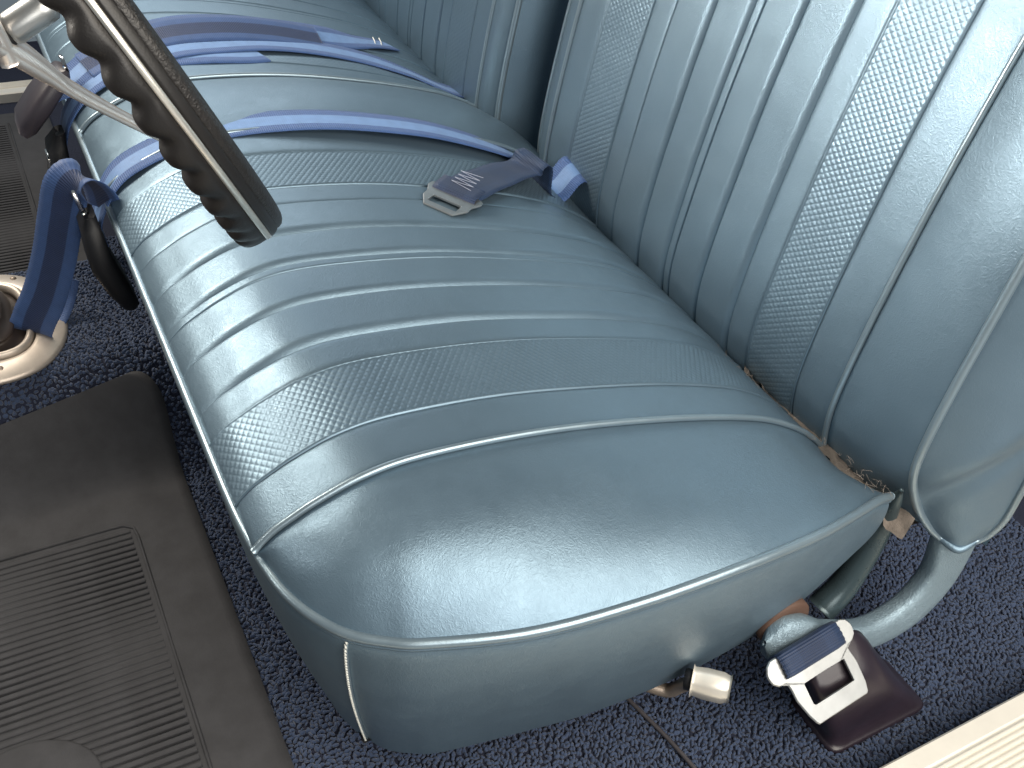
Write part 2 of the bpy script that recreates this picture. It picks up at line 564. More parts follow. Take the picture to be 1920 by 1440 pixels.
# ------------------------------------------------------------------ floor mats
def floor_mat(name, mirror, label):
    mx = (lambda x: 2 * XC - x) if mirror else (lambda x: x)
    base = (mx(0.62), -0.05, 0.0)
    t = thing(name, base, label, 'floor mat', 'rubber floor mats')
    x0, x1, y0, y1, r = 0.30, 0.964, -0.62, 0.117, 0.03
    # rounded outline as grid: rows in x, clipped ends in y
    xs = np.r_[np.linspace(x0, x1 - r, 60), x1 - r + r * np.sin(np.linspace(0.05, 1, 14) * np.pi / 2)]
    rows = []
    for x in xs:
        cut = 0.0
        if x > x1 - r:
            k = (x - (x1 - r)) / r
            cut = r * (1 - math.sqrt(max(0, 1 - k * k)))
        rows.append([(mx(x0 + (x - x0) * (1 - 0.17 * max(0.0, 0.1 - (y0 + (y1 - cut - y0) * q)) * 1.0)) if y0 + (y1 - cut - y0) * q > -0.2 else mx(x0 + (x - x0) * 0.949), y0 + (y1 - cut - y0) * q, 0) for q in np.linspace(0, 1, 60)])
    R = np.array(rows)
    top = R.copy()
    top[..., 2] = floor_z(R[..., 0]) + 0.0070
    # gentle unevenness of a lying mat
    top[..., 2] += 0.0010 * np.sin(R[..., 0] * 31) * np.sin(R[..., 1] * 23 + 1)
    bot = top.copy()
    bot[..., 2] -= 0.0040
    nu, nv = top.shape[:2]
    V = np.vstack([top.reshape(-1, 3), bot.reshape(-1, 3)])
    n = nu * nv
    Fc = grid_faces(nu, nv, mirror).tolist() + (grid_faces(nu, nv, not mirror) + n).tolist()
    rim = [i * nv for i in range(nu)] + [(nu - 1) * nv + j for j in range(1, nv)] + [i * nv + nv - 1 for i in range(nu - 2, -1, -1)] + [j for j in range(nv - 2, 0, -1)]
    for a, b in zip(rim, rim[1:] + rim[:1]):
        Fc.append([a, b, b + n, a + n] if mirror else [b, a, a + n, b + n])
    body = obj('mat_body', V, Fc, M_MAT, t)
    body.data.polygons.foreach_set('use_smooth', np.array([len(p.vertices) == 4 and abs(p.normal.z) > 0.5 for p in body.data.polygons]))
    # raised ribs
    pitch, w, h = 0.0081, 0.0050, 0.0014
    sec = [(-w / 2, -0.002), (-w / 2, h * .55), (-w * .3, h), (w * .3, h), (w / 2, h * .55), (w / 2, -0.002)]
    ya, yb = -0.55, 0.043
    first = None
    k = 0
    while True:
        x = 0.815 - k * pitch
        if x < 0.34:
            break
        if first is None:
            V = np.array([[(a, y, b) for a, b in sec] for y in (ya, yb)])
            first = obj('rib', V.reshape(-1, 3), grid_faces(2, 6, False, False, True).tolist() + [list(range(6)), list(range(6, 12))], M_MAT, t, smooth=False)
            o = first
        else:
            o = first.copy()
            COL.objects.link(o)
        o.location = (mx(x), 0, 0.0073)
        k += 1
    # border bead round the ribbed field
    bd = [(mx(0.34), 0.0495, 0.0078), (mx(0.60), 0.0495, 0.0078), (mx(0.815), 0.0495, 0.0078), (mx(0.8245), 0.044, 0.0078), (mx(0.8255), 0.03, 0.0078), (mx(0.8255), -0.2, 0.0078), (mx(0.8255), -0.55, 0.0078)]
    tube('border_bead', resample(np.array(bd), 80), 0.0016, M_MAT, t, 8)
    if not mirror:
        a = np.linspace(0, 2 * np.pi, 48, endpoint=False)
        ring = [(1.0, 0.004), (1.0, 0.0095), (0.96, 0.0108), (0.5, 0.0113), (0.02, 0.0113)]
        V = np.array([[(0.545 + 0.052 * k * math.cos(q), -0.098 + 0.062 * k * math.sin(q), z) for k, z in ring] for q in a])
        obj('heel_pad', V.reshape(-1, 3), grid_faces(48, 5, False, True, False).tolist() + [[i * 5 + 4 for i in range(48)]], M_MAT, t)
    return t


floor_mat('floor_mat', False, 'dark ribbed rubber floor mat in the lower left, nearest the camera')
floor_mat('floor_mat', True, 'dark ribbed rubber floor mat on the far passenger side, under the wheel spoke')

# ------------------------------------------------------------------ bench seat
seat = thing('bench_seat', (XC, 0.4, 0.0), 'pale metallic blue vinyl bench seat with pleats and embossed strips', 'car seat')

PROF = spline([(0.103, 0.300, 0), (0.1065, 0.3075, 0), (0.118, 0.319, 0), (0.134, 0.3285, 0), (0.152, 0.3375, 0), (0.185, 0.349, 0), (0.226, 0.353, 0), (0.30, 0.3465, 0), (0.38, 0.332, 0),
               (0.48, 0.306, 0), (0.56, 0.279, 0), (0.605, 0.257, 0), (0.647, 0.228, 0), (0.685, 0.190, 0), (0.70, 0.165, 0)], 900)[:, :2]


def prof_at(t):
    """t 0..1 along the profile -> y, z, normal (ny, nz)"""
    s = np.asarray(t) * (len(PROF) - 1)
    i = np.arange(len(PROF))
    y = np.interp(s, i, PROF[:, 0])
    z = np.interp(s, i, PROF[:, 1])
    dy = np.interp(s, i, np.gradient(PROF[:, 0]))
    dz = np.interp(s, i, np.gradient(PROF[:, 1]))
    l = np.hypot(dy, dz)
    return y, z, -dz / l, dy / l


PLEN = float(np.sum(np.hypot(*np.diff(PROF, axis=0).T)))


def cush_lift(x, y):
    return 0.020 * np.exp(-((x - XC) / 0.115) ** 2) * np.clip((y - 0.2) / 0.35, 0, 1)


def cush_z(x, y):
    return np.interp(y, PROF[:, 0], PROF[:, 1]) + cush_lift(x, y)


def pleat_h(q, H=0.0050):
    """full, rolled edge towards the door (q = 0), tucked sharply into the next seam at q = 1"""
    rise = 1 - (1 - np.clip(q / 0.17, 0, 1)) ** 2.0
    fall = np.clip((1 - q) / 0.05, 0, 1) ** 0.6
    return H * rise * fall * (1 - 0.30 * q)


def flat_h(q, H=0.0022):
    return H * np.clip(1 - np.abs(2 * q - 1) ** 9, 0, 1) ** 0.6


def emboss_h(q, along, width, H=0.0018, D=0.00075):
    b = q * width
    pa, pb = 0.0066, 0.0086
    s1 = np.abs(np.sin(np.pi * (along / pa + b / pb)))
    s2 = np.abs(np.sin(np.pi * (along / pa - b / pb)))
    pad = 1 - np.exp(-(np.minimum(s1, s2) / 0.36) ** 1.6)
    inner = np.clip(np.minimum(q, 1 - q) * width / 0.0022 - 0.7, 0, 1)
    edge = np.exp(-((np.minimum(q, 1 - q) * width - 0.0009) / 0.0008) ** 2) * 0.0016
    base = H * np.clip(np.minimum(q, 1 - q) * width / 0.0006, 0, 1)
    return base + edge + D * (pad - 0.3) * inner


CENTRE = 0.7475
OFFS = [-0.265, -0.2155, -0.1435, -0.110, -0.0545, -0.0052, 0.0052, 0.0545, 0.110, 0.1435, 0.2155, 0.265]
KINDS = ['flat', 'emboss', 'flat', 'pleat', 'pleat', 'welt', 'pleat', 'pleat', 'flat', 'emboss', 'flat']
NAMES = {'flat': 'flat_strip', 'emboss': 'embossed_strip', 'pleat': 'pleat', 'welt': 'centre_welt'}


def panel_height(kind, q, along, width):
    if kind == 'pleat':
        return pleat_h(q)
    if kind == 'emboss':
        return emboss_h(q, along, width)
    if kind == 'welt':
        return flat_h(q, 0.0030)
    return flat_h(q)


def cushion_panel(parent, x0, x1, kind, mirror, coarse=False):
    w = x1 - x0
    nx = {'pleat': 30, 'flat': 22, 'welt': 14, 'centre': 40}.get(kind, 0) or int(w / (0.0017 if coarse else 0.0008))
    nt = int(PLEN / (0.0017 if coarse else 0.0009)) if kind == 'emboss' else 170
    q = np.linspace(0, 1, nx)
    if kind != 'emboss':
        q = 0.5 - 0.5 * np.cos(q * np.pi)      # denser at the seams
    t = np.linspace(0, 1, nt)
    if kind != 'emboss':
        t = t ** 1.15
    y, z, ny, nz = prof_at(t)
    T, Q = np.meshgrid(t, q, indexing='ij')
    h = panel_height('flat' if kind == 'centre' else kind, Q, T * PLEN, w)
    if kind == 'centre':
        h = h + 0.004 * (1 - (2 * Q - 1) ** 2)
    fade = np.clip(T / 0.15, 0, 1)
    fade = (0.12 + 0.88 * fade * fade * (3 - 2 * fade))
    if kind == 'emboss':
        fade = 0.4 + 0.6 * fade
    if kind == 'pleat':
        rear = np.clip((1 - T) / 0.35, 0, 1)
        fade = fade * (0.75 + 0.25 * rear)
    h = h * fade
    X = x0 + Q * w
    # stuffing is never perfectly even
    h = h + 0.0004 * np.sin(X * 37 + T * 9) * np.sin(T * 17 + X * 11) * fade
    Y = y[:, None] + ny[:, None] * h
    Z = z[:, None] + nz[:, None] * h + cush_lift(X, Y)
    if mirror:
        X = 2 * XC - X
    return grid(NAMES.get(kind, 'centre_panel'), np.stack([X, Y, Z], -1), M_SMOOTH if kind in ('emboss',) else M_VINYL, parent, flip=not mirror)


def line_on_cushion(x, t0=0.0, t1=1.0, n=150, off=0.002):
    t = np.linspace(t0, t1, n)
    y, z, ny, nz = prof_at(t)
    return np.stack([np.full(n, x), y + ny * off, z + nz * off + cush_lift(x, y)], 1)


# outline of the cushion top on the door side (front piping -> corner -> rear)
AX = CENTRE + OFFS[0]
OUT = spline([(0.56, 0.1025, 0.300), (0.52, 0.1035, 0.300), (AX, 0.107, 0.2995), (0.453, 0.112, 0.299), (0.432, 0.119, 0.2985), (0.414, 0.1285, 0.298), (0.397, 0.142, 0.297), (0.382, 0.162, 0.297), (0.368, 0.188, 0.298),
              (0.346, 0.257, 0.300), (0.3365, 0.34, 0.300), (0.335, 0.435, 0.298), (0.343, 0.515, 0.286), (0.358, 0.575, 0.268), (0.376, 0.634, 0.248), (0.385, 0.665, 0.232)], 400)
i0 = int(np.argmin(np.hypot(OUT[:, 0] - AX, OUT[:, 1] - 0.107)))
OUT_B = resample(OUT[i0:], 220)                              # the bolster's outer edge


def mirror_pts(P):
    P = np.array(P)
    P[..., 0] = 2 * XC - P[..., 0]
    return P


def bolster_grid(mirror):
    nt, ns = 220, 70
    tt = np.linspace(0, 1, nt) ** 1.0
    y, z, ny, nz = prof_at(tt * 0.945)
    A = np.stack([np.full(nt, AX), y, z], 1)
    # blend A's profile towards the lower edge level measured next to the side piping
    s = np.linspace(0, 1, ns)
    P = np.zeros((nt, ns, 3))
    for i in range(nt):
        a, b = A[i], OUT_B[i]
        w = s[:, None]
        P[i] = a * (1 - w) + b * w
        P[i, :, 2] = a[2] + (b[2] - a[2]) * s ** 2.7
        span = np.linalg.norm(b[:2] - a[:2])
        # full, stuffed section: rises fast from the piping, crown, then meets the seam
        puff = min(0.0050, span * 0.05) * (np.sin(np.pi * np.clip(s, 0, 1) ** 1.9)) ** 0.9
        P[i, :, 2] += puff
        P[i, :, 2] += 0.0016 * np.sin(s * 5 + i * 0.05) * np.sin(i * 0.028 + s * 3) * np.sin(np.pi * s)
    return mirror_pts(P) if mirror else P


# skirts: top edge under the piping, lower edge tucked in
BOT = spline([(0.56, 0.150, 0.085), (0.52, 0.152, 0.085), (AX, 0.155, 0.085), (0.463, 0.158, 0.084), (0.450, 0.163, 0.083), (0.438, 0.170, 0.082), (0.422, 0.182, 0.080), (0.410, 0.200, 0.079), (0.400, 0.225, 0.079),
              (0.387, 0.30, 0.080), (0.378, 0.36, 0.082), (0.374, 0.43, 0.086), (0.374, 0.50, 0.094), (0.376, 0.56, 0.108), (0.382, 0.61, 0.125), (0.388, 0.64, 0.14)], 400)
SEAM_I = int(np.argmin(np.hypot(OUT[:, 0] - 0.398, OUT[:, 1] - 0.1405)))
# same station on the lower edge: by matching counts along both curves
def skirt_grid(i0, i1, nv=46):
    top = OUT[i0:i1 + 1]
    kb = BOT[:, :]
    j0 = i0 / (len(OUT) - 1)
    j1 = i1 / (len(OUT) - 1)
    # parameter on the lower curve through the corner
    par = np.interp(np.linspace(j0, j1, len(top)), [0, SEAM_I / (len(OUT) - 1), 1], [0, SEAM_B / (len(BOT) - 1), 1])
    bot = np.stack([np.interp(par * (len(BOT) - 1), np.arange(len(BOT)), BOT[:, k]) for k in range(3)], 1)
    v = np.linspace(0, 1, nv)
    out = np.zeros((len(top), nv, 3))
    T = np.gradient(top[:, :2], axis=0)
    T /= np.linalg.norm(T, axis=1, keepdims=True)
    nrm = np.stack([T[:, 1], -T[:, 0]], 1)                   # pointing out of the cushion
    sgn = np.sign(np.sum((top[:, :2] - np.array([0.8, 0.4])) * nrm, 1))
    nrm *= sgn[:, None]
    for j, q in enumerate(v):
        p = top * (1 - q) + bot * q
        b = 0.008 * np.sin(np.pi * q ** 0.75) - 0.0035 * np.exp(-(q / 0.035) ** 2)
        p[:, :2] += nrm * b
        p[:, 2] -= 0.003 * (1 - q)
        out[:, j] = p
    # hem turned under
    return out


SEAM_B = int(np.argmin(np.hypot(BOT[:, 0] - 0.436, BOT[:, 1] - 0.1715)))
SK_SIDE = skirt_grid(SEAM_I, len(OUT) - 1)
SK_FRONT_C = skirt_grid(0, SEAM_I)
# straight front skirt to the far side
q = SK_FRONT_C[0]
XSF = np.linspace(2 * XC - 0.56, 0.56, 40)
SK_FRONT = np.concatenate([np.stack([np.c_[np.full(len(q), x), q[:, 1], q[:, 2]] for x in XSF[:-1]]), SK_FRONT_C])

cushion = grid('seat_cushion', SK_SIDE, M_VINYL, seat, flip=True)
cushion['label'] = 'smooth side skirt of the seat cushion on the door side'
grid('front_skirt', SK_FRONT, M_VINYL, cushion, flip=True)
q = mirror_pts(SK_SIDE)
grid('side_skirt', q, M_VINYL, cushion)
q = mirror_pts(SK_FRONT_C)
grid('front_skirt', q, M_VINYL, cushion)
for mir in (False, True):
    grid('bolster', bolster_grid(mir), M_VINYL, cushion, flip=not mir)
    for k, kind in enumerate(KINDS):
        cushion_panel(cushion, CENTRE + OFFS[k], CENTRE + OFFS[k + 1], kind, mir, coarse=mir)
    for xo in (OFFS[0], OFFS[-1]):
        L = line_on_cushion(CENTRE + xo, 0.010, 0.99, 150, 0.0030)
        tube('piping', mirror_pts(L) if mir else L, 0.0029, M_PIPE, cushion, 10)
cushion_panel(cushion, CENTRE + OFFS[-1], 2 * XC - CENTRE - OFFS[-1], 'centre', False)
# welt all round the top edge: one cord
side = OUT + np.array([0, 0, 0.0])
cord = np.vstack([mirror_pts(side[::-1]), side])
cord = resample(cord, 700)
cord[:, 2] -= 0.0005
cc = tube('edge_piping', cord, 0.0041, M_PIPE, cushion, 12)
# narrow flange under the cord
T = tangents(cord)
tube('piping_flange', cord - np.array([0, 0, 0.0052]), 0.0028, M_VINYL, cushion, 8)

# seam with stitches down the corner of the skirt
colm = SK_SIDE[0]
sp_ = resample(colm, 60)
tube('skirt_seam', sp_ + np.array([-0.0006, -0.0006, 0]), 0.0013, M_PIPE, cushion, 8)
V, Fc = [], []
ns = 52
sp2 = resample(colm, ns + 1)
outd = np.array([-0.72, -0.69, 0])
for i in range(ns):
    a, b = sp2[i], sp2[i + 1]
    d = (b - a) * 0.8
    m0 = a + outd * 0.0032
    u = np.cross(d, outd)
    u = u / np.linalg.norm(u) * 0.0011
    w = outd * 0.0010
    k = len(V)
    for e in (0.0, 0.5, 1.0):
        f = 0.6 if e != 0.5 else 1.0
        for c, s2 in ((1, 0), (0, 1), (-1, 0), (0, -1)):
            V.append(m0 + d * e + (u * c + w * s2) * f + u * (e - 0.5) * 0.9)
    for e in (0, 1):
        for c in range(4):
            Fc.append([k + e * 4 + c, k + e * 4 + (c + 1) % 4, k + e * 4 + 4 + (c + 1) % 4, k + e * 4 + 4 + c])
    Fc.append([k, k + 1, k + 2, k + 3])
    Fc.append([k + 8, k + 9, k + 10, k + 11])
st = obj('stitching', V, Fc, M_THREAD, cushion)
st['kind'] = 'stuff'

# rolled rear edge of the door-side skirt
roll = SK_SIDE[-1]
rp = spline([(0.384, 0.676, 0.236), (0.391, 0.684, 0.205), (0.394, 0.688, 0.175), (0.392, 0.680, 0.135), (0.388, 0.662, 0.098), (0.386, 0.640, 0.075)], 40)
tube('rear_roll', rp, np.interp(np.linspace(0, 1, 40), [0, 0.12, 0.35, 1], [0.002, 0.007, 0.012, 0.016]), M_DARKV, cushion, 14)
# closed underside so that nothing shows through
ub = np.array([[(x, y, 0.088) for y in np.linspace(0.165, 0.66, 12)] for x in np.linspace(0.43, 2 * XC - 0.43, 30)])
grid('underside', ub, M_BLACK, cushion, flip=True)
rb_ = np.array([[(x, 0.675 + 0.0 * z, z) for z in np.linspace(0.09, 0.20, 6)] for x in np.linspace(0.40, 2 * XC - 0.40, 20)])
grid('rear_cover', rb_, M_BURLAP, cushion)

# tracks the seat stands on
for xt in (0.56, 2 * XC - 0.56):
    V = [(xt + a * 0.022, y, z) for y in (0.26, 0.62) for a in (-1, 1) for z in (0.0, 0.095)]
    Fc = [[0, 1, 3, 2], [4, 6, 7, 5], [0, 4, 5, 1], [2, 3, 7, 6], [1, 5, 7, 3], [0, 2, 6, 4]]
    bevel(obj('seat_track', V, Fc, M_BLACK, seat), 0.003)

# ---- backrests
BPROF = spline([(0.700, 0.160, 0), (0.688, 0.178, 0), (0.674, 0.205, 0), (0.666, 0.235, 0), (0.663, 0.27, 0), (0.666, 0.32, 0), (0.6745, 0.39, 0), (0.6885, 0.48, 0), (0.7045, 0.56, 0), (0.7195, 0.625, 0), (0.744, 0.72, 0), (0.760, 0.78, 0), (0.785, 0.81, 0), (0.82, 0.815, 0)], 900)[:, :2]
BLEN = float(np.sum(np.hypot(*np.diff(BPROF, axis=0).T)))


def bprof_at(t):
    s = np.asarray(t) * (len(BPROF) - 1)
    i = np.arange(len(BPROF))
    y = np.interp(s, i, BPROF[:, 0])
    z = np.interp(s, i, BPROF[:, 1])
    dy = np.interp(s, i, np.gradient(BPROF[:, 0]))
    dz = np.interp(s, i, np.gradient(BPROF[:, 1]))
    l = np.hypot(dy, dz)
    return y, z, -dz / l, dy / l


def back_dy(x):
    return -0.050 * (x - 0.64)


def back_panel(parent, x0, x1, kind, mirror, sy, coarse=False):
    w = x1 - x0
    nx = {'pleat': 30, 'flat': 22, 'welt': 14}.get(kind, 0) or int(w / (0.0017 if coarse else 0.00085))
    nt = int(BLEN / (0.0018 if coarse else 0.0009)) if kind == 'emboss' else 150
    q = np.linspace(0, 1, nx)
    if kind != 'emboss':
        q = 0.5 - 0.5 * np.cos(q * np.pi)
    t = np.linspace(0, 1, nt)
    y, z, ny, nz = bprof_at(t)
    T, Q = np.meshgrid(t, q, indexing='ij')
    h = emboss_h(Q, T * BLEN, w, D=0.0006) if kind == 'emboss' else panel_height(kind, Q, T * BLEN, w)
    X = x0 + Q * w
    h = h + 0.0004 * np.sin(X * 41 + T * 11) * np.sin(T * 15 + X * 9)
    Y = y[:, None] + ny[:, None] * h + back_dy(X) + sy
    Z = z[:, None] + nz[:, None] * h
    if mirror:
        X = 2 * XC - X
    return grid(NAMES[kind], np.stack([X, Y, Z], -1), M_SMOOTH if kind == 'emboss' else M_VINYL, parent, flip=not mirror)


def line_on_back(x, t0=0.0, t1=1.0, n=130, off=0.002, sy=0.0):
    t = np.linspace(t0, t1, n)
    y, z, ny, nz = bprof_at(t)
    return np.stack([np.full(n, x), y + ny * off + back_dy(x) + sy, z + nz * off], 1)


INX = 1.050                                                 # inner edge of the driver's backrest
# door-side edge cord of the backrest: straight down, then swinging out and under
SIDE = np.array([(0.3575, 0.7305, 0.174), (0.3605, 0.7255, 0.178), (0.366, 0.716, 0.188), (0.3755, 0.7025, 0.208), (0.382, 0.6895, 0.235), (0.3845, 0.6815, 0.262), (0.3845, 0.6785, 0.30), (0.3845, 0.681, 0.36), (0.3845, 0.687, 0.43),
                 (0.385, 0.695, 0.50), (0.385, 0.708, 0.57), (0.386, 0.724, 0.64), (0.388, 0.744, 0.72), (0.392, 0.762, 0.775), (0.40, 0.79, 0.803), (0.41, 0.82, 0.810)])
REAR = np.array([(0.3395, 0.758, 0.176), (0.337, 0.7625, 0.180), (0.334, 0.767, 0.190), (0.331, 0.770, 0.212), (0.3305, 0.768, 0.25), (0.331, 0.766, 0.30), (0.333, 0.770, 0.38), (0.336, 0.778, 0.46), (0.339, 0.788, 0.53),
                 (0.343, 0.800, 0.60), (0.347, 0.812, 0.66), (0.352, 0.824, 0.72), (0.36, 0.835, 0.765), (0.375, 0.845, 0.79), (0.395, 0.85, 0.80), (0.41, 0.852, 0.803)])


def build_backrest(mirror, sy, label):
    mp = mirror_pts if mirror else (lambda P: np.array(P))
    off = np.array([0, sy, 0])
    n = 150
    Sd = resample(spline(SIDE, 400), n)
    Rr = resample(spline(REAR, 400), n)
    s = np.linspace(0, 1, 30)
    # side panel, bulging towards the door; soft fold near its foot
    P = Sd[:, None] * (1 - s[None, :, None]) + Rr[:, None] * s[None, :, None]
    tt = np.linspace(0, 1, n)
    bul = 0.017 * np.sin(np.pi * s)[None, :] * (0.6 + 0.4 * np.sin(np.pi * tt))[:, None]
    fold = -0.0052 * np.exp(-((tt[:, None] * 1.0 - (0.075 + 0.16 * s[None, :])) / 0.024) ** 2) * np.sin(np.pi * s ** 0.7)[None, :]
    fold += 0.003 * np.exp(-((tt[:, None] * 1.0 - (0.125 + 0.17 * s[None, :])) / 0.030) ** 2) * np.sin(np.pi * s ** 0.7)[None, :]
    P = P + np.array([-0.82, -0.55, 0])[None, None] * (bul + fold)[..., None]
    back = grid('backrest', mp(P + off), M_VINYL, seat, flip=mirror)
    back['label'] = label
    # door-side bolster between the cord and the first piping
    ta = np.linspace(0.02, 1, n)
    y, z, ny, nz = bprof_at(ta)
    A = np.stack([np.full(n, AX), y + back_dy(AX), z], 1)
    s = np.linspace(0, 1, 40)
    # pair rows by height
    order = np.interp(np.linspace(0, 1, n), np.linspace(0, 1, n), np.arange(n))
    Sb = np.stack([np.interp(np.clip(A[:, 2], Sd[:, 2].min() + 0.012, Sd[:, 2].max()), Sd[:, 2], Sd[:, k]) for k in range(3)], 1)
    P = A[:, None] * (1 - s[None, :, None]) + Sb[:, None] * s[None, :, None]
    P[..., 1] -= 0.0065 * np.sin(np.pi * s)[None, :] ** 0.8
    grid('bolster', mp(P + off), M_VINYL, back, flip=not mirror)
    for k, kind in enumerate(KINDS):
        back_panel(back, CENTRE + OFFS[k], CENTRE + OFFS[k + 1], kind, mirror, sy, coarse=mirror)
    for xo in (OFFS[0], OFFS[-1]):
        tube('piping', mp(line_on_back(CENTRE + xo, 0.03, 1, 130, 0.0026, sy)), 0.0029, M_PIPE, back, 10)
    # inner border strip, rolling over to the inner side
    y, z, ny, nz = bprof_at(np.linspace(0, 1, n))
    q = np.linspace(0, 1, 26)
    X0 = CENTRE + OFFS[-1]
    X = X0 + q * (INX - X0)
    P = np.zeros((n, 26, 3))
    drop = 0.016 * q ** 2.6
    low = np.clip(1 - np.linspace(0, 1, n) / 0.10, 0, 1) ** 2 * 0.02
    for j in range(26):
        P[:, j, 0] = X[j] - low * q[j]
        P[:, j, 1] = y + back_dy(X[j]) + drop[j] + ny * 0.0022
        P[:, j, 2] = z
    grid('border_strip', mp(P + off), M_VINYL, back, flip=not mirror)
    ec = P[:, -1].copy()
    tube('edge_piping', mp(ec + off + np.array([0, -0.001, 0])), 0.0042, M_PIPE, back, 10)
    # inner side wall
    depth = np.linspace(0, 1, 16)
    Q = np.zeros((n, 16, 3))
    for j, dd in enumerate(depth):
        Q[:, j] = ec + np.array([0, 0.10, 0]) * dd
        Q[:, j, 0] += 0.014 * math.sin(math.pi * min(1, dd * 1.1)) - 0.0
    grid('inner_side_panel', mp(Q + off), M_VINYL, back, flip=not mirror)
    # back cover
    zz = np.linspace(0.165, 0.80, 24)
    yb = np.interp(zz, REAR[3:, 2], REAR[3:, 1])
    B = np.array([[(x, yy + 0.005, z_) for x in np.linspace(0.335, INX, 20)] for z_, yy in zip(zz, yb)])
    grid('back_cover', mp(B + off), M_VINYL, back, flip=mirror)
    tube('edge_piping', mp(Sd + off), 0.0042, M_PIPE, back, 12)
    tube('edge_piping', mp(Rr + off), 0.0042, M_PIPE, back, 10)
    tube('edge_piping', mp(spline([Sd[0] + off, (Sd[0] + Rr[0]) / 2 + off + [-0.008, -0.006, -0.004], Rr[0] + off], 20)), 0.0040, M_VINYL, back, 10)
    # underside
    U = np.array([np.linspace((x, 0.690 + back_dy(x), 0.176), (x, 0.77, 0.172), 6) for x in np.linspace(0.38, INX - 0.01, 14)])
    grid('underside', mp(U + off), M_BURLAP, back)
    return back


b1 = build_backrest(False, 0.0, 'backrest half nearest the door, with one door-side bolster')
b2 = build_backrest(True, -0.030, 'backrest half on the far passenger side')

# hinge arm of the near backrest
AC = spline([(0.362, 0.757, 0.205), (0.358, 0.757, 0.165), (0.354, 0.755, 0.112), (0.351, 0.730, 0.075), (0.350, 0.69, 0.062), (0.350, 0.650, 0.070), (0.351, 0.600, 0.093), (0.353, 0.562, 0.112), (0.355, 0.528, 0.120)], 80)
T = tangents(AC)
wid = np.interp(np.linspace(0, 1, 80), [0, 0.25, 0.6, 0.8, 0.9, 0.95, 0.985, 1], [0.031, 0.022, 0.0155, 0.018, 0.025, 0.025, 0.017, 0.003])
thk = np.interp(np.linspace(0, 1, 80), [0, 0.5, 0.93, 0.985, 1], [0.012, 0.012, 0.012, 0.009, 0.002])
V = []
a = np.linspace(0, 2 * np.pi, 28, endpoint=False)
ca = np.sign(np.cos(a)) * np.abs(np.cos(a)) ** 0.55
sa = np.sign(np.sin(a)) * np.abs(np.sin(a)) ** 0.55
for i in range(80):
    flat = np.array([-1.0, -0.1, 0.28])
    n2 = flat - T[i] * (flat @ T[i])
    n2 /= np.linalg.norm(n2)
    n1 = np.cross(T[i], n2)
    V.append(AC[i] + wid[i] * ca[:, None] * n1 + thk[i] * sa[:, None] * n2)
arm = obj('hinge_arm', np.vstack(V), grid_faces(80, 28, False, False, True).tolist() + [list(range(28))[::-1], [79 * 28 + i for i in range(28)]], M_CAST, seat)
# rust-brown bushing behind the pivot
th = np.linspace(0, 2 * np.pi, 32, endpoint=False)
V = np.array([[(x, 0.560 + r * math.cos(t), 0.121 + r * math.sin(t)) for x, r in ((0.363, 0.006), (0.363, 0.0265), (0.365, 0.028), (0.378, 0.028), (0.380, 0.006))] for t in th])
obj('pivot_bushing', V.reshape(-1, 3), grid_faces(32, 5, False, True, True).tolist(), M_RUST, arm)

# seat slide lever with its bright knob
lever = tube('slide_lever', spline([(0.415, 0.405, 0.076), (0.395, 0.425, 0.068), (0.378, 0.448, 0.062), (0.366, 0.452, 0.085), (0.352, 0.447, 0.112)], 40), 0.0066, M_BRACKET, seat, 10)
K0 = np.array([0.352, 0.444, 0.118])
kd = np.array([-0.62, 0.62, 0.10])
kd /= np.linalg.norm(kd)
ku = np.array([-0.3, -0.25, 0.92])
ku -= kd * (ku @ kd)
ku /= np.linalg.norm(ku)
kw = np.cross(kd, ku)
sec = [(-1, -0.75), (-0.8, -1), (0.8, -1), (1, -0.75), (1, 0.35), (0.72, 0.78), (0.3, 1.0), (-0.3, 1.0), (-0.72, 0.78), (-1, 0.35)]
V = []
for tt_, sc in ((0, 0.92), (0.012, 1.04), (0.027, 1.02), (0.034, 0.84)):
    for p, q_ in ((-1, -1), (1, -1), (1, 0.45), (0.45, 1), (-0.45, 1), (-1, 0.45)):
        V.append(K0 + kd * tt_ + kw * p * 0.0120 * sc + ku * q_ * 0.0135 * sc)
k = obj('knob', V, grid_faces(4, 6, False, False, True).tolist() + [list(range(6))[::-1], list(range(18, 24))], plain('knob_cream', (0.68, 0.64, 0.57), 0.30, 0.4), lever)
bevel(k, 0.0022, 3, 20)
V = []
for tt_, sc in ((-0.007, 0.6), (-0.006, 0.86), (0.0012, 0.86), (0.0012, 0.5)):
    for p, q_ in sec:
        V.append(K0 + kd * tt_ + kw * p * 0.0100 * sc + ku * q_ * 0.0120 * sc)
obj('collar', V, grid_faces(4, 10, False, False, True).tolist() + [list(range(10))[::-1], list(range(30, 40))], M_BLACK, lever)

# burlap edge showing between cushion and backrest
xs = np.linspace(0.372, 0.60, 60)
row = []
for x in xs:
    k = np.clip((0.56 - x) / 0.18, 0, 1)
    wob = 0.002 * math.sin(x * 190) + 0.0013 * math.sin(x * 431)
    top = np.array([x, 0.698 - 0.022 * (1 - k) - 0.012 * k + back_dy(x), 0.197 + 0.010 * (1 - k)])
    bot = np.array([x - 0.010 * k, 0.660 + wob + 0.014 * k, 0.202 - 0.010 * k + wob * .5 + (1 - k) * 0.016])
    row.append([top * (1 - s_) + bot * s_ + np.array([0, 0, 0.004 * math.sin(s_ * 3.1 + x * 40) + 0.001 * math.sin(x * 300 + s_ * 9)]) for s_ in np.linspace(0, 1, 8)])
grid('burlap_flap', np.array(row), M_BURLAP, seat)
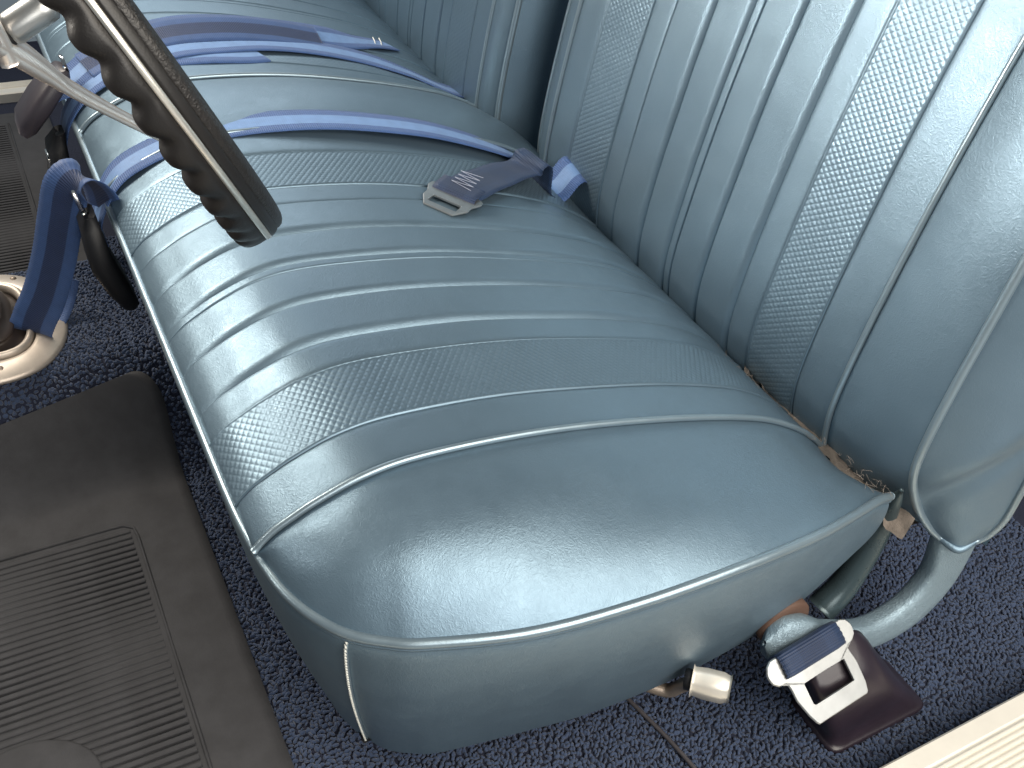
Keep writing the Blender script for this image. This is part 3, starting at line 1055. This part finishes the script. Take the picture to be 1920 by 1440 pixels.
# loose fibres along the crease
V, Fc = [], []
for i in range(70):
    x = 0.375 + 0.26 * rng.random() ** 1.3
    y = 0.648 + rng.uniform(-0.006, 0.008)
    p = np.array([x, y, cush_z(x, y) + 0.002 if x > 0.48 else np.interp(x, [0.37, 0.48], [0.243, 0.236])])
    L_ = rng.uniform(0.003, 0.011)
    d = np.array([rng.normal(0.5, 0.6), rng.normal(-0.3, 0.7), 0.0])
    d = d / np.linalg.norm(d) * L_
    c1 = p + d * 0.5 + np.array([0, 0, rng.uniform(0.001, 0.004)]) + rng.normal(0, 0.0022, 3) * [1, 1, 0.3]
    c2 = p + d + np.array([0, 0, -d[1] * -0.3 * 0 + rng.uniform(-0.001, 0.0035)])
    r = rng.uniform(0.00007, 0.00016)
    pts = spline([p, c1, c2], 8)
    k = len(V)
    for q_ in pts:
        for a_ in (0, 2.1, 4.2):
            V.append(q_ + r * np.array([math.cos(a_), math.sin(a_) * 0.7, math.sin(a_)]))
    for e in range(7):
        for c in range(3):
            Fc.append([k + e * 3 + c, k + e * 3 + (c + 1) % 3, k + e * 3 + 3 + (c + 1) % 3, k + e * 3 + 3 + c])
fb = obj('crease_fibres', V, Fc, M_FIBRE, seat)
fb['kind'] = 'stuff'
# wire listing glimpsed under the centre belt
tube('listing_wire', spline([(0.955, 0.652, 0.243), (0.93, 0.655, 0.238), (0.905, 0.656, 0.232), (0.88, 0.660, 0.226)], 30), 0.0032, M_BRACKET, seat, 8)

# ------------------------------------------------------------------ seat belts
def on(x, y, h=0.003):
    return (x, y, float(cush_z(x, y)) + h)


BW = 0.050
X_ = (1, 0, 0)
# 1: long belt straight across the middle of the bench, tail hanging to the floor
blt = thing('seat_belt', (1.02, 0.09, 0.12), 'long blue belt laid straight over the bench centre, its tail hanging to the floor', 'seat belt', 'blue lap belts')
cp = [(0.985, 0.655, 0.236), on(0.993, 0.62, .003), on(0.997, 0.56, .006), on(1.008, 0.48, .010), on(1.015, 0.40, .010), on(1.021, 0.33, .008), on(1.026, 0.26, .004), on(1.024, 0.20, .003), on(1.021, 0.15, .005), on(1.019, 0.118, .006), (1.017, 0.098, 0.298), (1.016, 0.090, 0.275), (1.015, 0.094, 0.255)]
ribbon('webbing', cp, [(1, -0.25, 0.05)] * 3 + [X_] * 10, BW, M_WEB, blt, n=260)
# buckle body hanging on the front of the cushion
V = []
for i, (yy, zz, w, t) in enumerate([(0.080, 0.305, 0.014, 0.006), (0.078, 0.295, 0.024, 0.010), (0.082, 0.25, 0.028, 0.013), (0.094, 0.215, 0.027, 0.012), (0.104, 0.190, 0.021, 0.009), (0.106, 0.182, 0.012, 0.004)]):
    for p, q_ in ((-1, -.6), (-.8, -1), (.8, -1), (1, -.6), (1, .6), (.8, 1), (-.8, 1), (-1, .6)):
        V.append((0.985 + w * p, yy + t * q_ * 0.9, zz + t * q_ * 0.25))
bk = obj('buckle', V, grid_faces(6, 8, True, False, True).tolist() + [list(range(8)), list(range(40, 48))[::-1]], M_BLACK, blt)
tube('buckle_bar', [(0.962, 0.074, 0.318), (0.985, 0.072, 0.320), (1.008, 0.072, 0.320)], 0.0028, M_CHROME, bk, 8)
tp = [(1.006, 0.100, 0.292), (1.004, 0.096, 0.318), (1.004, 0.082, 0.335), (1.008, 0.066, 0.322), (1.014, 0.054, 0.285), (1.022, 0.040, 0.235), (1.030, 0.022, 0.185), (1.036, 0.006, 0.152), (1.040, 0.000, 0.134), (1.052, 0.006, 0.1245), (1.070, 0.020, 0.127), (1.082, 0.034, 0.145), (1.088, 0.044, 0.170)]
wd = [(-0.75, 0.55, 0)] * 3 + [(-0.62, 0.72, 0)] * 5 + [(-0.60, 0.75, 0.0)] * 5
ribbon('tail', tp, wd, BW, M_WEB_SHADED, blt, n=200, label='darker tail of the belt drooping in front of the cushion')

# 2: short centre belt with the bright tongue lying on the driver's side
tb = thing('seat_belt', (0.93, 0.63, 0.24), 'short blue belt with a bright metal tongue, kinked at the seat crease', 'seat belt', 'blue lap belts')
wp = np.array([0.040, -0.036, 0.008])
ne = [(0.557, 0.285), (0.566, 0.300), (0.574, 0.308), (0.583, 0.310), (0.5885, 0.302), (0.5895, 0.283), (0.592, 0.269), (0.601, 0.261), (0.618, 0.260), (0.636, 0.268), (0.647, 0.270), (0.654, 0.256), (0.660, 0.226)]
cp = [(0.866, 0.442, 0.3275), (0.874, 0.456, 0.3245), (0.893, 0.482, 0.3185), (0.913, 0.512, 0.3095), (0.928, 0.540, 0.3045)] + [(0.915 + 0.0215 + 0.0008 * i, y_, z_ + (0.010 if i > 8 else 0.0)) for i, (y_, z_) in enumerate(ne) if i > 0]
wd = [wp] * 3 + [(0.037, -0.034, 0.006), (0.040, -0.028, 0.002), (0.043, -0.020, -0.002), (0.045, -0.014, 0.0)] + [(0.046, -0.008, 0.0)] * 5 + [(0.046, 0.0, 0.010)] * 5
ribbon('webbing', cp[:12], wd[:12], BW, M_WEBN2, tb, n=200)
ribbon('webbing_fold', cp[11:], wd[11:], BW, M_WEB, tb, n=100)
# loop of webbing round the tongue's slot
e1 = np.array([0.043, -0.036, 0.0075])         # along the slot (near -> far edge)
e1 /= np.linalg.norm(e1)
e2 = np.array([-0.032, -0.049, 0.006])        # towards the tongue's tip
e2 -= e1 * (e2 @ e1)
e2 /= np.linalg.norm(e2)
o0 = np.array([0.860, 0.436, 0.3285])
n3 = np.cross(e1, e2)
n3 = n3 if n3[2] > 0 else -n3
lp = [o0 - e2 * 0.026 + n3 * 0.0040, o0 - e2 * 0.010 + n3 * 0.0045, o0 + e2 * 0.000 + n3 * 0.0042, o0 + e2 * 0.0042 + n3 * 0.001, o0 + e2 * 0.001 - n3 * 0.0028, o0 - e2 * 0.012 - n3 * 0.003]
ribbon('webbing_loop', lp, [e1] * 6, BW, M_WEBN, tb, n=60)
w = 0.031
out = [(-w, -0.007), (-w - 0.001, 0.000), (-w + 0.003, 0.010), (-0.0265, 0.014), (-0.0265, 0.024), (-0.017, 0.043), (0.017, 0.043), (0.0265, 0.024), (0.0265, 0.014), (w - 0.003, 0.010), (w + 0.001, 0.0), (w, -0.007), (w - .004, -0.010), (-w + .004, -0.010)]
hol = [(-0.0165, 0.0185), (0.0165, 0.0185), (0.0165, 0.034), (-0.0165, 0.034)]
plate('latch_plate', out, hol, 0.0026, M_NICKEL, tb, (o0, e1, e2))
# zig-zag bar-tack stitches
V, Fc = [], []
zz = []
for i in range(9):
    zz.append(o0 - e2 * (0.012 + 0.0042 * i) + e1 * (0.013 if i % 2 else -0.013) + n3 * (0.0062 + 0.0003 * i))
zt = tube('stitching', resample(np.array(zz), 120), 0.00035, plain('bar_tack', (0.30, 0.33, 0.42), 0.7), tb, 6)
zt['kind'] = 'stuff'

# 3: passenger belts, two lying folded together
pb = thing('seat_belt', (1.25, 0.40, 0.33), 'blue belt with a light centre stripe lying folded on the far cushion half', 'seat belt', 'blue lap belts')
cp = [(1.235, 0.625, 0.255), on(1.222, 0.59, .003), on(1.245, 0.545, .004), on(1.266, 0.49, .005), on(1.270, 0.42, .006), on(1.262, 0.35, .007), on(1.248, 0.29, .007), on(1.238, 0.23, .006), on(1.228, 0.17, .005), on(1.222, 0.125, .006), (1.220, 0.098, 0.300), (1.220, 0.086, 0.265)]
ribbon('webbing', cp, [(1, -0.2, 0.0)] * 3 + [X_] * 9, BW, M_WEB, pb, n=220)
cp = [on(1.232, 0.335, .003), on(1.224, 0.315, .0035), on(1.222, 0.29, .004), on(1.222, 0.26, .004), on(1.224, 0.21, .003)]
ribbon('folded_end', cp, [X_] * 5, BW, M_WEB, pb, n=60, thick=0.0034)
V = []
for (yy, zz, w, t) in [(0.084, 0.290, 0.013, 0.005), (0.078, 0.275, 0.024, 0.010), (0.076, 0.235, 0.027, 0.012), (0.080, 0.20, 0.026, 0.011), (0.086, 0.178, 0.018, 0.006)]:
    for p, q_ in ((-1, -.6), (-.8, -1), (.8, -1), (1, -.6), (1, .6), (.8, 1), (-.8, 1), (-1, .6)):
        V.append((1.205 + w * p, yy + t * q_, zz + t * q_ * 0.2))
bk = obj('buckle', V, grid_faces(5, 8, True, False, True).tolist() + [list(range(8)), list(range(32, 40))[::-1]], M_BLACK, pb)
bevel(obj('release_plate', [(1.205 + a, 0.0655 + b, c) for a in (-.014, .014) for b in (-0.001, 0.003) for c in (0.215, 0.262)], [[0, 1, 3, 2], [4, 6, 7, 5], [0, 4, 5, 1], [2, 3, 7, 6], [1, 5, 7, 3], [0, 2, 6, 4]], M_CHROME, bk), 0.0012)

pc = thing('seat_belt', (1.30, 0.40, 0.33), 'farthest blue belt, its stitched end lying loose beside the far seat crease', 'seat belt', 'blue lap belts')
cp = [on(1.365, 0.565, .004), on(1.340, 0.52, .006), on(1.318, 0.46, .008), on(1.305, 0.39, .011), on(1.297, 0.32, .013), on(1.290, 0.25, .012), on(1.275, 0.18, .010), on(1.262, 0.135, .012), (1.255, 0.105, 0.322), (1.25, 0.088, 0.312), (1.245, 0.076, 0.300)]
ribbon('webbing', cp, [(0.95, -0.25, 0.0)] * 2 + [(1, 0, 0.25)] * 7 + [X_] * 2, BW, M_WEB, pc, n=200)
cp = [on(1.300, 0.44, .010), on(1.292, 0.37, .014), on(1.282, 0.30, .016), on(1.272, 0.23, .014), on(1.262, 0.17, .012), on(1.255, 0.13, .016)]
ribbon('folded_layer', cp, [(1, 0, 0.3)] * 6, BW, M_WEB_SHADED, pc, n=120)
e1 = np.array([1.0, 0, 0])
for i in (0, 1):
    yy = 0.553 - 0.012 * i
    tube('stitch_row', [on(1.342 - .006 * i, yy - .006, .0062), on(1.36 - .006 * i, yy, .0062), on(1.378 - .006 * i, yy + .004, .0062)], 0.0009, M_THREAD, pc, 6)
V = []
# upright buckle with a slot, standing off the cushion's front edge
for (yy, zz, w, t) in [(0.108, 0.352, 0.012, 0.003), (0.104, 0.350, 0.020, 0.007), (0.090, 0.337, 0.027, 0.0105), (0.072, 0.316, 0.029, 0.0115), (0.052, 0.292, 0.028, 0.0105), (0.046, 0.282, 0.021, 0.006)]:
    for p, q_ in ((-1, -.6), (-.8, -1), (.8, -1), (1, -.6), (1, .6), (.8, 1), (-.8, 1), (-1, .6)):
        V.append((1.235 + w * p, yy - t * q_ * 0.75, zz + t * q_ * 0.66))
bk = obj('buckle', V, grid_faces(6, 8, False, False, True).tolist() + [list(range(8))[::-1], list(range(40, 48))], plain('buckle_grey', (0.035, 0.030, 0.038), 0.4, 0, 500, 0.1), pc)
tube('slot_lip', [(1.222, 0.106, 0.3585), (1.237, 0.1065, 0.360), (1.252, 0.106, 0.3585)], 0.0026, M_CHROME, bk, 8)

# 4: floor anchor boot by the door with its short belt end and tongue
an = thing('belt_anchor', (0.33, 0.655, 0.0), 'dark plum plastic belt boot on the floor holding a steel latch plate', 'belt anchor')

# boot: sections as corner loops (front-door, rear-door, rear-seat, front-seat), rounded
SEC = [
    ([(0.277, 0.588, 0.001), (0.278, 0.717, 0.001), (0.346, 0.717, 0.001), (0.346, 0.588, 0.001)], 0.014),
    ([(0.2765, 0.5875, 0.0045), (0.2775, 0.7175, 0.0045), (0.346, 0.7175, 0.0045), (0.346, 0.588, 0.0045)], 0.014),
    ([(0.2785, 0.5895, 0.0062), (0.2795, 0.715, 0.0062), (0.345, 0.715, 0.0062), (0.345, 0.590, 0.0062)], 0.014),
    ([(0.2815, 0.591, 0.0075), (0.2825, 0.710, 0.0085), (0.344, 0.710, 0.0085), (0.344, 0.591, 0.0075)], 0.014),
    ([(0.2835, 0.584, 0.024), (0.2845, 0.678, 0.042), (0.3425, 0.681, 0.048), (0.342, 0.583, 0.036)], 0.015),
    ([(0.2865, 0.577, 0.0405), (0.2870, 0.648, 0.0735), (0.340, 0.654, 0.084), (0.340, 0.574, 0.066)], 0.016),
    ([(0.2895, 0.571, 0.0540), (0.2905, 0.638, 0.0840), (0.339, 0.645, 0.098), (0.339, 0.566, 0.084)], 0.017),
    ([(0.2945, 0.564, 0.0720), (0.2965, 0.628, 0.0955), (0.3375, 0.634, 0.112), (0.3375, 0.558, 0.102)], 0.016),
    ([(0.301, 0.562, 0.0880), (0.303, 0.618, 0.1020), (0.335, 0.624, 0.119), (0.335, 0.560, 0.114)], 0.014),
    ([(0.307, 0.568, 0.0930), (0.308, 0.610, 0.1040), (0.330, 0.614, 0.118), (0.330, 0.567, 0.114)], 0.010),
]


def round_loop(c4, r, k=7):
    c4 = np.asarray(c4, float)
    out = []
    for i in range(4):
        p, a, b = c4[i], c4[i - 1], c4[(i + 1) % 4]
        u = (a - p) / np.linalg.norm(a - p)
        v = (b - p) / np.linalg.norm(b - p)
        for t in np.linspace(0, 1, k):
            w0, w1 = (1 - t) ** 2, t ** 2
            out.append(p + u * r * w0 + v * r * w1)
    return np.array(out)


V = np.vstack([round_loop(c4, r) for c4, r in SEC])
n = 28
boot = obj('boot', V, grid_faces(len(SEC), n, True, False, True).tolist() + [[(len(SEC) - 1) * n + i for i in range(n)]], M_BOOT, an)
# steel plate leaning on the boot
e1 = np.array([0.008, 0.099, 0.007])
e2 = np.array([-0.045, 0.019, -0.031])
o0 = np.array([0.327, 0.560, 0.122])
out = [(-0.050, -0.010), (-0.0535, -0.003), (-0.052, 0.005), (-0.046, 0.010), (-0.038, 0.010), (-0.0365, 0.018), (-0.0365, 0.028), (-0.031, 0.046), (-0.026, 0.0560), (0.037, 0.0560), (0.040, 0.046), (0.041, 0.026), (0.039, 0.016), (0.038, 0.010), (0.046, 0.009), (0.052, 0.004), (0.0535, -0.004), (0.050, -0.011), (0.044, -0.014), (-0.044, -0.014)]
hol = [(-0.0215, 0.0185), (0.0285, 0.0185), (0.0285, 0.0395), (-0.0215, 0.0395)]
plate('latch_plate', out, hol, 0.0030, M_NICKEL, an, (o0, e1, e2), bev=0.0005)
e1n = e1 / np.linalg.norm(e1)
e2n = e2 - e1n * (e2 @ e1n)
e2n /= np.linalg.norm(e2n)
n3 = np.cross(e1n, e2n)
n3 = n3 if n3[2] > 0 else -n3
lp = [o0 - e2n * 0.006 - n3 * 0.030, o0 - e2n * 0.012 - n3 * 0.012, o0 - e2n * 0.0145 + n3 * 0.000, o0 - e2n * 0.010 + n3 * 0.0042, o0 + e2n * 0.002 + n3 * 0.0048, o0 + e2n * 0.0058 + n3 * 0.0035, o0 + e2n * 0.0066 + n3 * 0.0002, o0 + e2n * 0.004 - n3 * 0.004, o0 - e2n * 0.002 - n3 * 0.014]
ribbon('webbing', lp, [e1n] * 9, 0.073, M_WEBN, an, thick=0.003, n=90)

# ------------------------------------------------------------------ steering wheel
nW = np.array([0.065, 0.884, 0.463])
nW /= np.linalg.norm(nW)
cW = np.array([0.7475, 0.083, 0.6166])
RW = 0.1965
w1 = np.cross(nW, [0, 0, 1.0])
w1 /= np.linalg.norm(w1)
w2 = np.cross(w1, nW)
wheel = thing('steering_wheel', tuple(float(v) for v in cW), 'dark brown steering wheel with finger grips and a bright metal inlay', 'steering wheel')


def ring_sweep(name, section, mat, parent, nth=720, smooth=True):
    """section(theta) -> list of (radial offset, axial) points, closed loop"""
    th = np.linspace(0, 2 * np.pi, nth, endpoint=False)
    V = []
    for t in th:
        d = math.cos(t) * w1 + math.sin(t) * w2
        for ro, a in section(t):
            V.append(cW + d * (RW + ro) + nW * a)
    k = len(section(0.0))
    return obj(name, np.array(V), grid_faces(nth, k, True, True, True), mat, parent, smooth=smooth)


NL = 46


def sec_grip(t):
    # lobed dash side of the rim: broad finger hollows between rounded knuckles
    s = 0.5 + 0.5 * math.cos(NL * t)
    lobe = 1 - 0.0 - (1 - s) ** 1.5
    dp = 0.0135 + 0.0050 * lobe
    pts = []
    for a in np.linspace(0, math.pi, 15):
        ro = 0.0122 * math.copysign(abs(math.cos(a)) ** 0.75, math.cos(a))
        ro *= 1 - 0.14 * (1 - lobe) * math.sin(a)
        pts.append((ro, -0.0022 - dp * math.sin(a) ** 0.8))
    return pts


def sec_front(t):
    pts = []
    for a in np.linspace(0, math.pi * 0.55, 9):
        pts.append((0.0124 * math.copysign(abs(math.cos(a)) ** 0.7, math.cos(a)), 0.0026 + 0.0100 * math.sin(a)))
    pts += [(-0.006, 0.011), (-0.0122, 0.0026)]
    return pts


def sec_cap(t):
    return [(0.0096, 0.0085), (0.0102, 0.0105), (0.0092, 0.0136), (0.0068, 0.0160), (0.0035, 0.0176), (0.0, 0.0182), (-0.0040, 0.0174), (-0.0075, 0.0152), (-0.0098, 0.0118), (-0.0104, 0.0085), (-0.004, 0.0080)]


def sec_inlay(t):
    return [(0.0112, -0.0021), (0.0127, -0.0019), (0.01285, 0.0), (0.0127, 0.0021), (0.0112, 0.0024)]


rim = ring_sweep('rim_grip', sec_grip, M_RIMBLACK, wheel, 46 * 20)
ring_sweep('rim_face', sec_front, M_RIMBLACK, wheel, 360)
ring_sweep('rim_cap', sec_cap, M_RIMGRAIN, wheel, 360)
ring_sweep('rim_inlay', sec_inlay, plain('inlay_metal', (0.86, 0.81, 0.72), 0.30, 0.9, 200, 0.05), wheel, 360)
for dg in (287, 107):
    t = math.radians(dg)
    di = math.cos(t) * w1 + math.sin(t) * w2
    tg = -math.sin(t) * w1 + math.cos(t) * w2
    path = spline([cW - nW * 0.068 - di * 0.010, cW - nW * 0.060 + di * 0.020, cW - nW * 0.055 + di * 0.042, cW - nW * 0.049 + di * 0.070, cW - nW * 0.035 + di * 0.115, cW - nW * 0.018 + di * 0.165, cW - nW * 0.008 + di * 0.198], 60)
    T = tangents(path)
    V = []
    for i in range(60):
        q_ = i / 59
        hw = np.interp(q_, [0, 0.25, 0.6, 1], [0.018, 0.013, 0.0075, 0.006])
        ht = np.interp(q_, [0, 0.2, 0.35, 1], [0.0065, 0.0055, 0.0030, 0.0025])
        nn = np.cross(T[i], tg)
        nn /= np.linalg.norm(nn)
        for p, r_ in ((-1, -.5), (-.85, -1), (-.3, -1), (0, -.72), (.3, -1), (.85, -1), (1, -.5), (1, .5), (.85, 1), (.3, 1), (0, .72), (-.3, 1), (-.85, 1), (-1, .5)):
            V.append(path[i] + tg * hw * p + nn * ht * r_)
    obj('spoke', np.array(V), grid_faces(60, 14, False, False, True).tolist() + [list(range(14))[::-1], list(range(59 * 14, 60 * 14))], M_SPOKE, wheel)


def lathe(name, prof, mat, parent, nseg=48):
    V = []
    for t in np.linspace(0, 2 * np.pi, nseg, endpoint=False):
        d = math.cos(t) * w1 + math.sin(t) * w2
        for r_, a in prof:
            V.append(cW + d * r_ + nW * a)
    return obj(name, np.array(V), grid_faces(nseg, len(prof), True, True, False).tolist(), mat, parent)


lathe('hub', [(0.001, -0.020), (0.008, -0.0205), (0.0105, -0.023), (0.0112, -0.030), (0.0112, -0.052), (0.010, -0.056), (0.001, -0.056)], M_NICKEL, wheel)
lathe('column', [(0.001, -0.055), (0.009, -0.055), (0.010, -0.060), (0.010, -0.90), (0.001, -0.90)], M_BLACK, wheel)

# ------------------------------------------------------------------ gear lever bezel and boot on the tunnel
shf = thing('gear_shift_boot', (XC, -0.055, TUN), 'round tan metal bezel with a ribbed brown rubber gear boot on the tunnel', 'gear shift')


def super_loop(hx, hy, z, ex, n=72, cy=-0.045):
    a = np.linspace(0, 2 * np.pi, n, endpoint=False)
    c, s_ = np.cos(a), np.sin(a)
    return np.stack([XC - 0.008 + hx * np.sign(c) * np.abs(c) ** (2 / ex), cy + hy * np.sign(s_) * np.abs(s_) ** (2 / ex), np.full(n, z)], 1)


def loops(name, ls, mat, parent, closed=False):
    V = np.stack(ls, 0)
    return obj(name, V.reshape(-1, 3), grid_faces(len(ls), V.shape[1], False, closed, True).tolist(), mat, parent)


T0 = TUN
loops('bezel', [super_loop(0.106, 0.085, T0 + 0.002, 2.3), super_loop(0.106, 0.085, T0 + 0.0055, 2.3), super_loop(0.103, 0.082, T0 + 0.0085, 2.3), super_loop(0.082, 0.058, T0 + 0.0125, 2.6), super_loop(0.077, 0.0525, T0 + 0.0125, 2.8), super_loop(0.075, 0.0505, T0 + 0.010, 3.0), super_loop(0.074, 0.0495, T0 + 0.002, 3.0)], M_BEZEL, shf, True)
loops('retainer_ring', [super_loop(0.0735, 0.049, T0 + 0.004, 3.2), super_loop(0.0725, 0.048, T0 + 0.0165, 3.2), super_loop(0.070, 0.0455, T0 + 0.0185, 3.2), super_loop(0.0665, 0.042, T0 + 0.0165, 3.2), super_loop(0.0655, 0.041, T0 + 0.004, 3.2)], M_BEZEL, shf, True)
ls = []
for i in range(60):
    q_ = i / 59
    k = 1 - 0.72 * q_
    rip = 1 + 0.10 * math.sin(q_ * 2 * math.pi * 5)
    l_ = super_loop(0.064 * k * rip, 0.0395 * k * rip, T0 + 0.004 + 0.085 * q_ ** 1.1, 3.0 - q_, cy=-0.045 - 0.020 * q_)
    ls.append(l_)
loops('rubber_boot', ls, M_RUBBER, shf)
tube('shift_lever', spline([(XC - 0.008, -0.080, T0 + 0.06), (XC - 0.008, -0.095, T0 + 0.16), (XC - 0.008, -0.125, T0 + 0.30)], 20), 0.006, M_CHROME, shf, 12)
for xx, yy in ((XC - 0.096, -0.040), (XC + 0.075, -0.005)):
    a = np.linspace(0, 2 * np.pi, 16, endpoint=False)
    V = np.array([[(xx + r_ * math.cos(t), yy + r_ * math.sin(t), T0 + z_) for r_, z_ in ((0.0036, 0.006), (0.0036, 0.0108), (0.0026, 0.0122), (0.0002, 0.0126))] for t in a])
    obj('screw', V.reshape(-1, 3), grid_faces(16, 4, False, True, False).tolist(), M_BRACKET, shf)
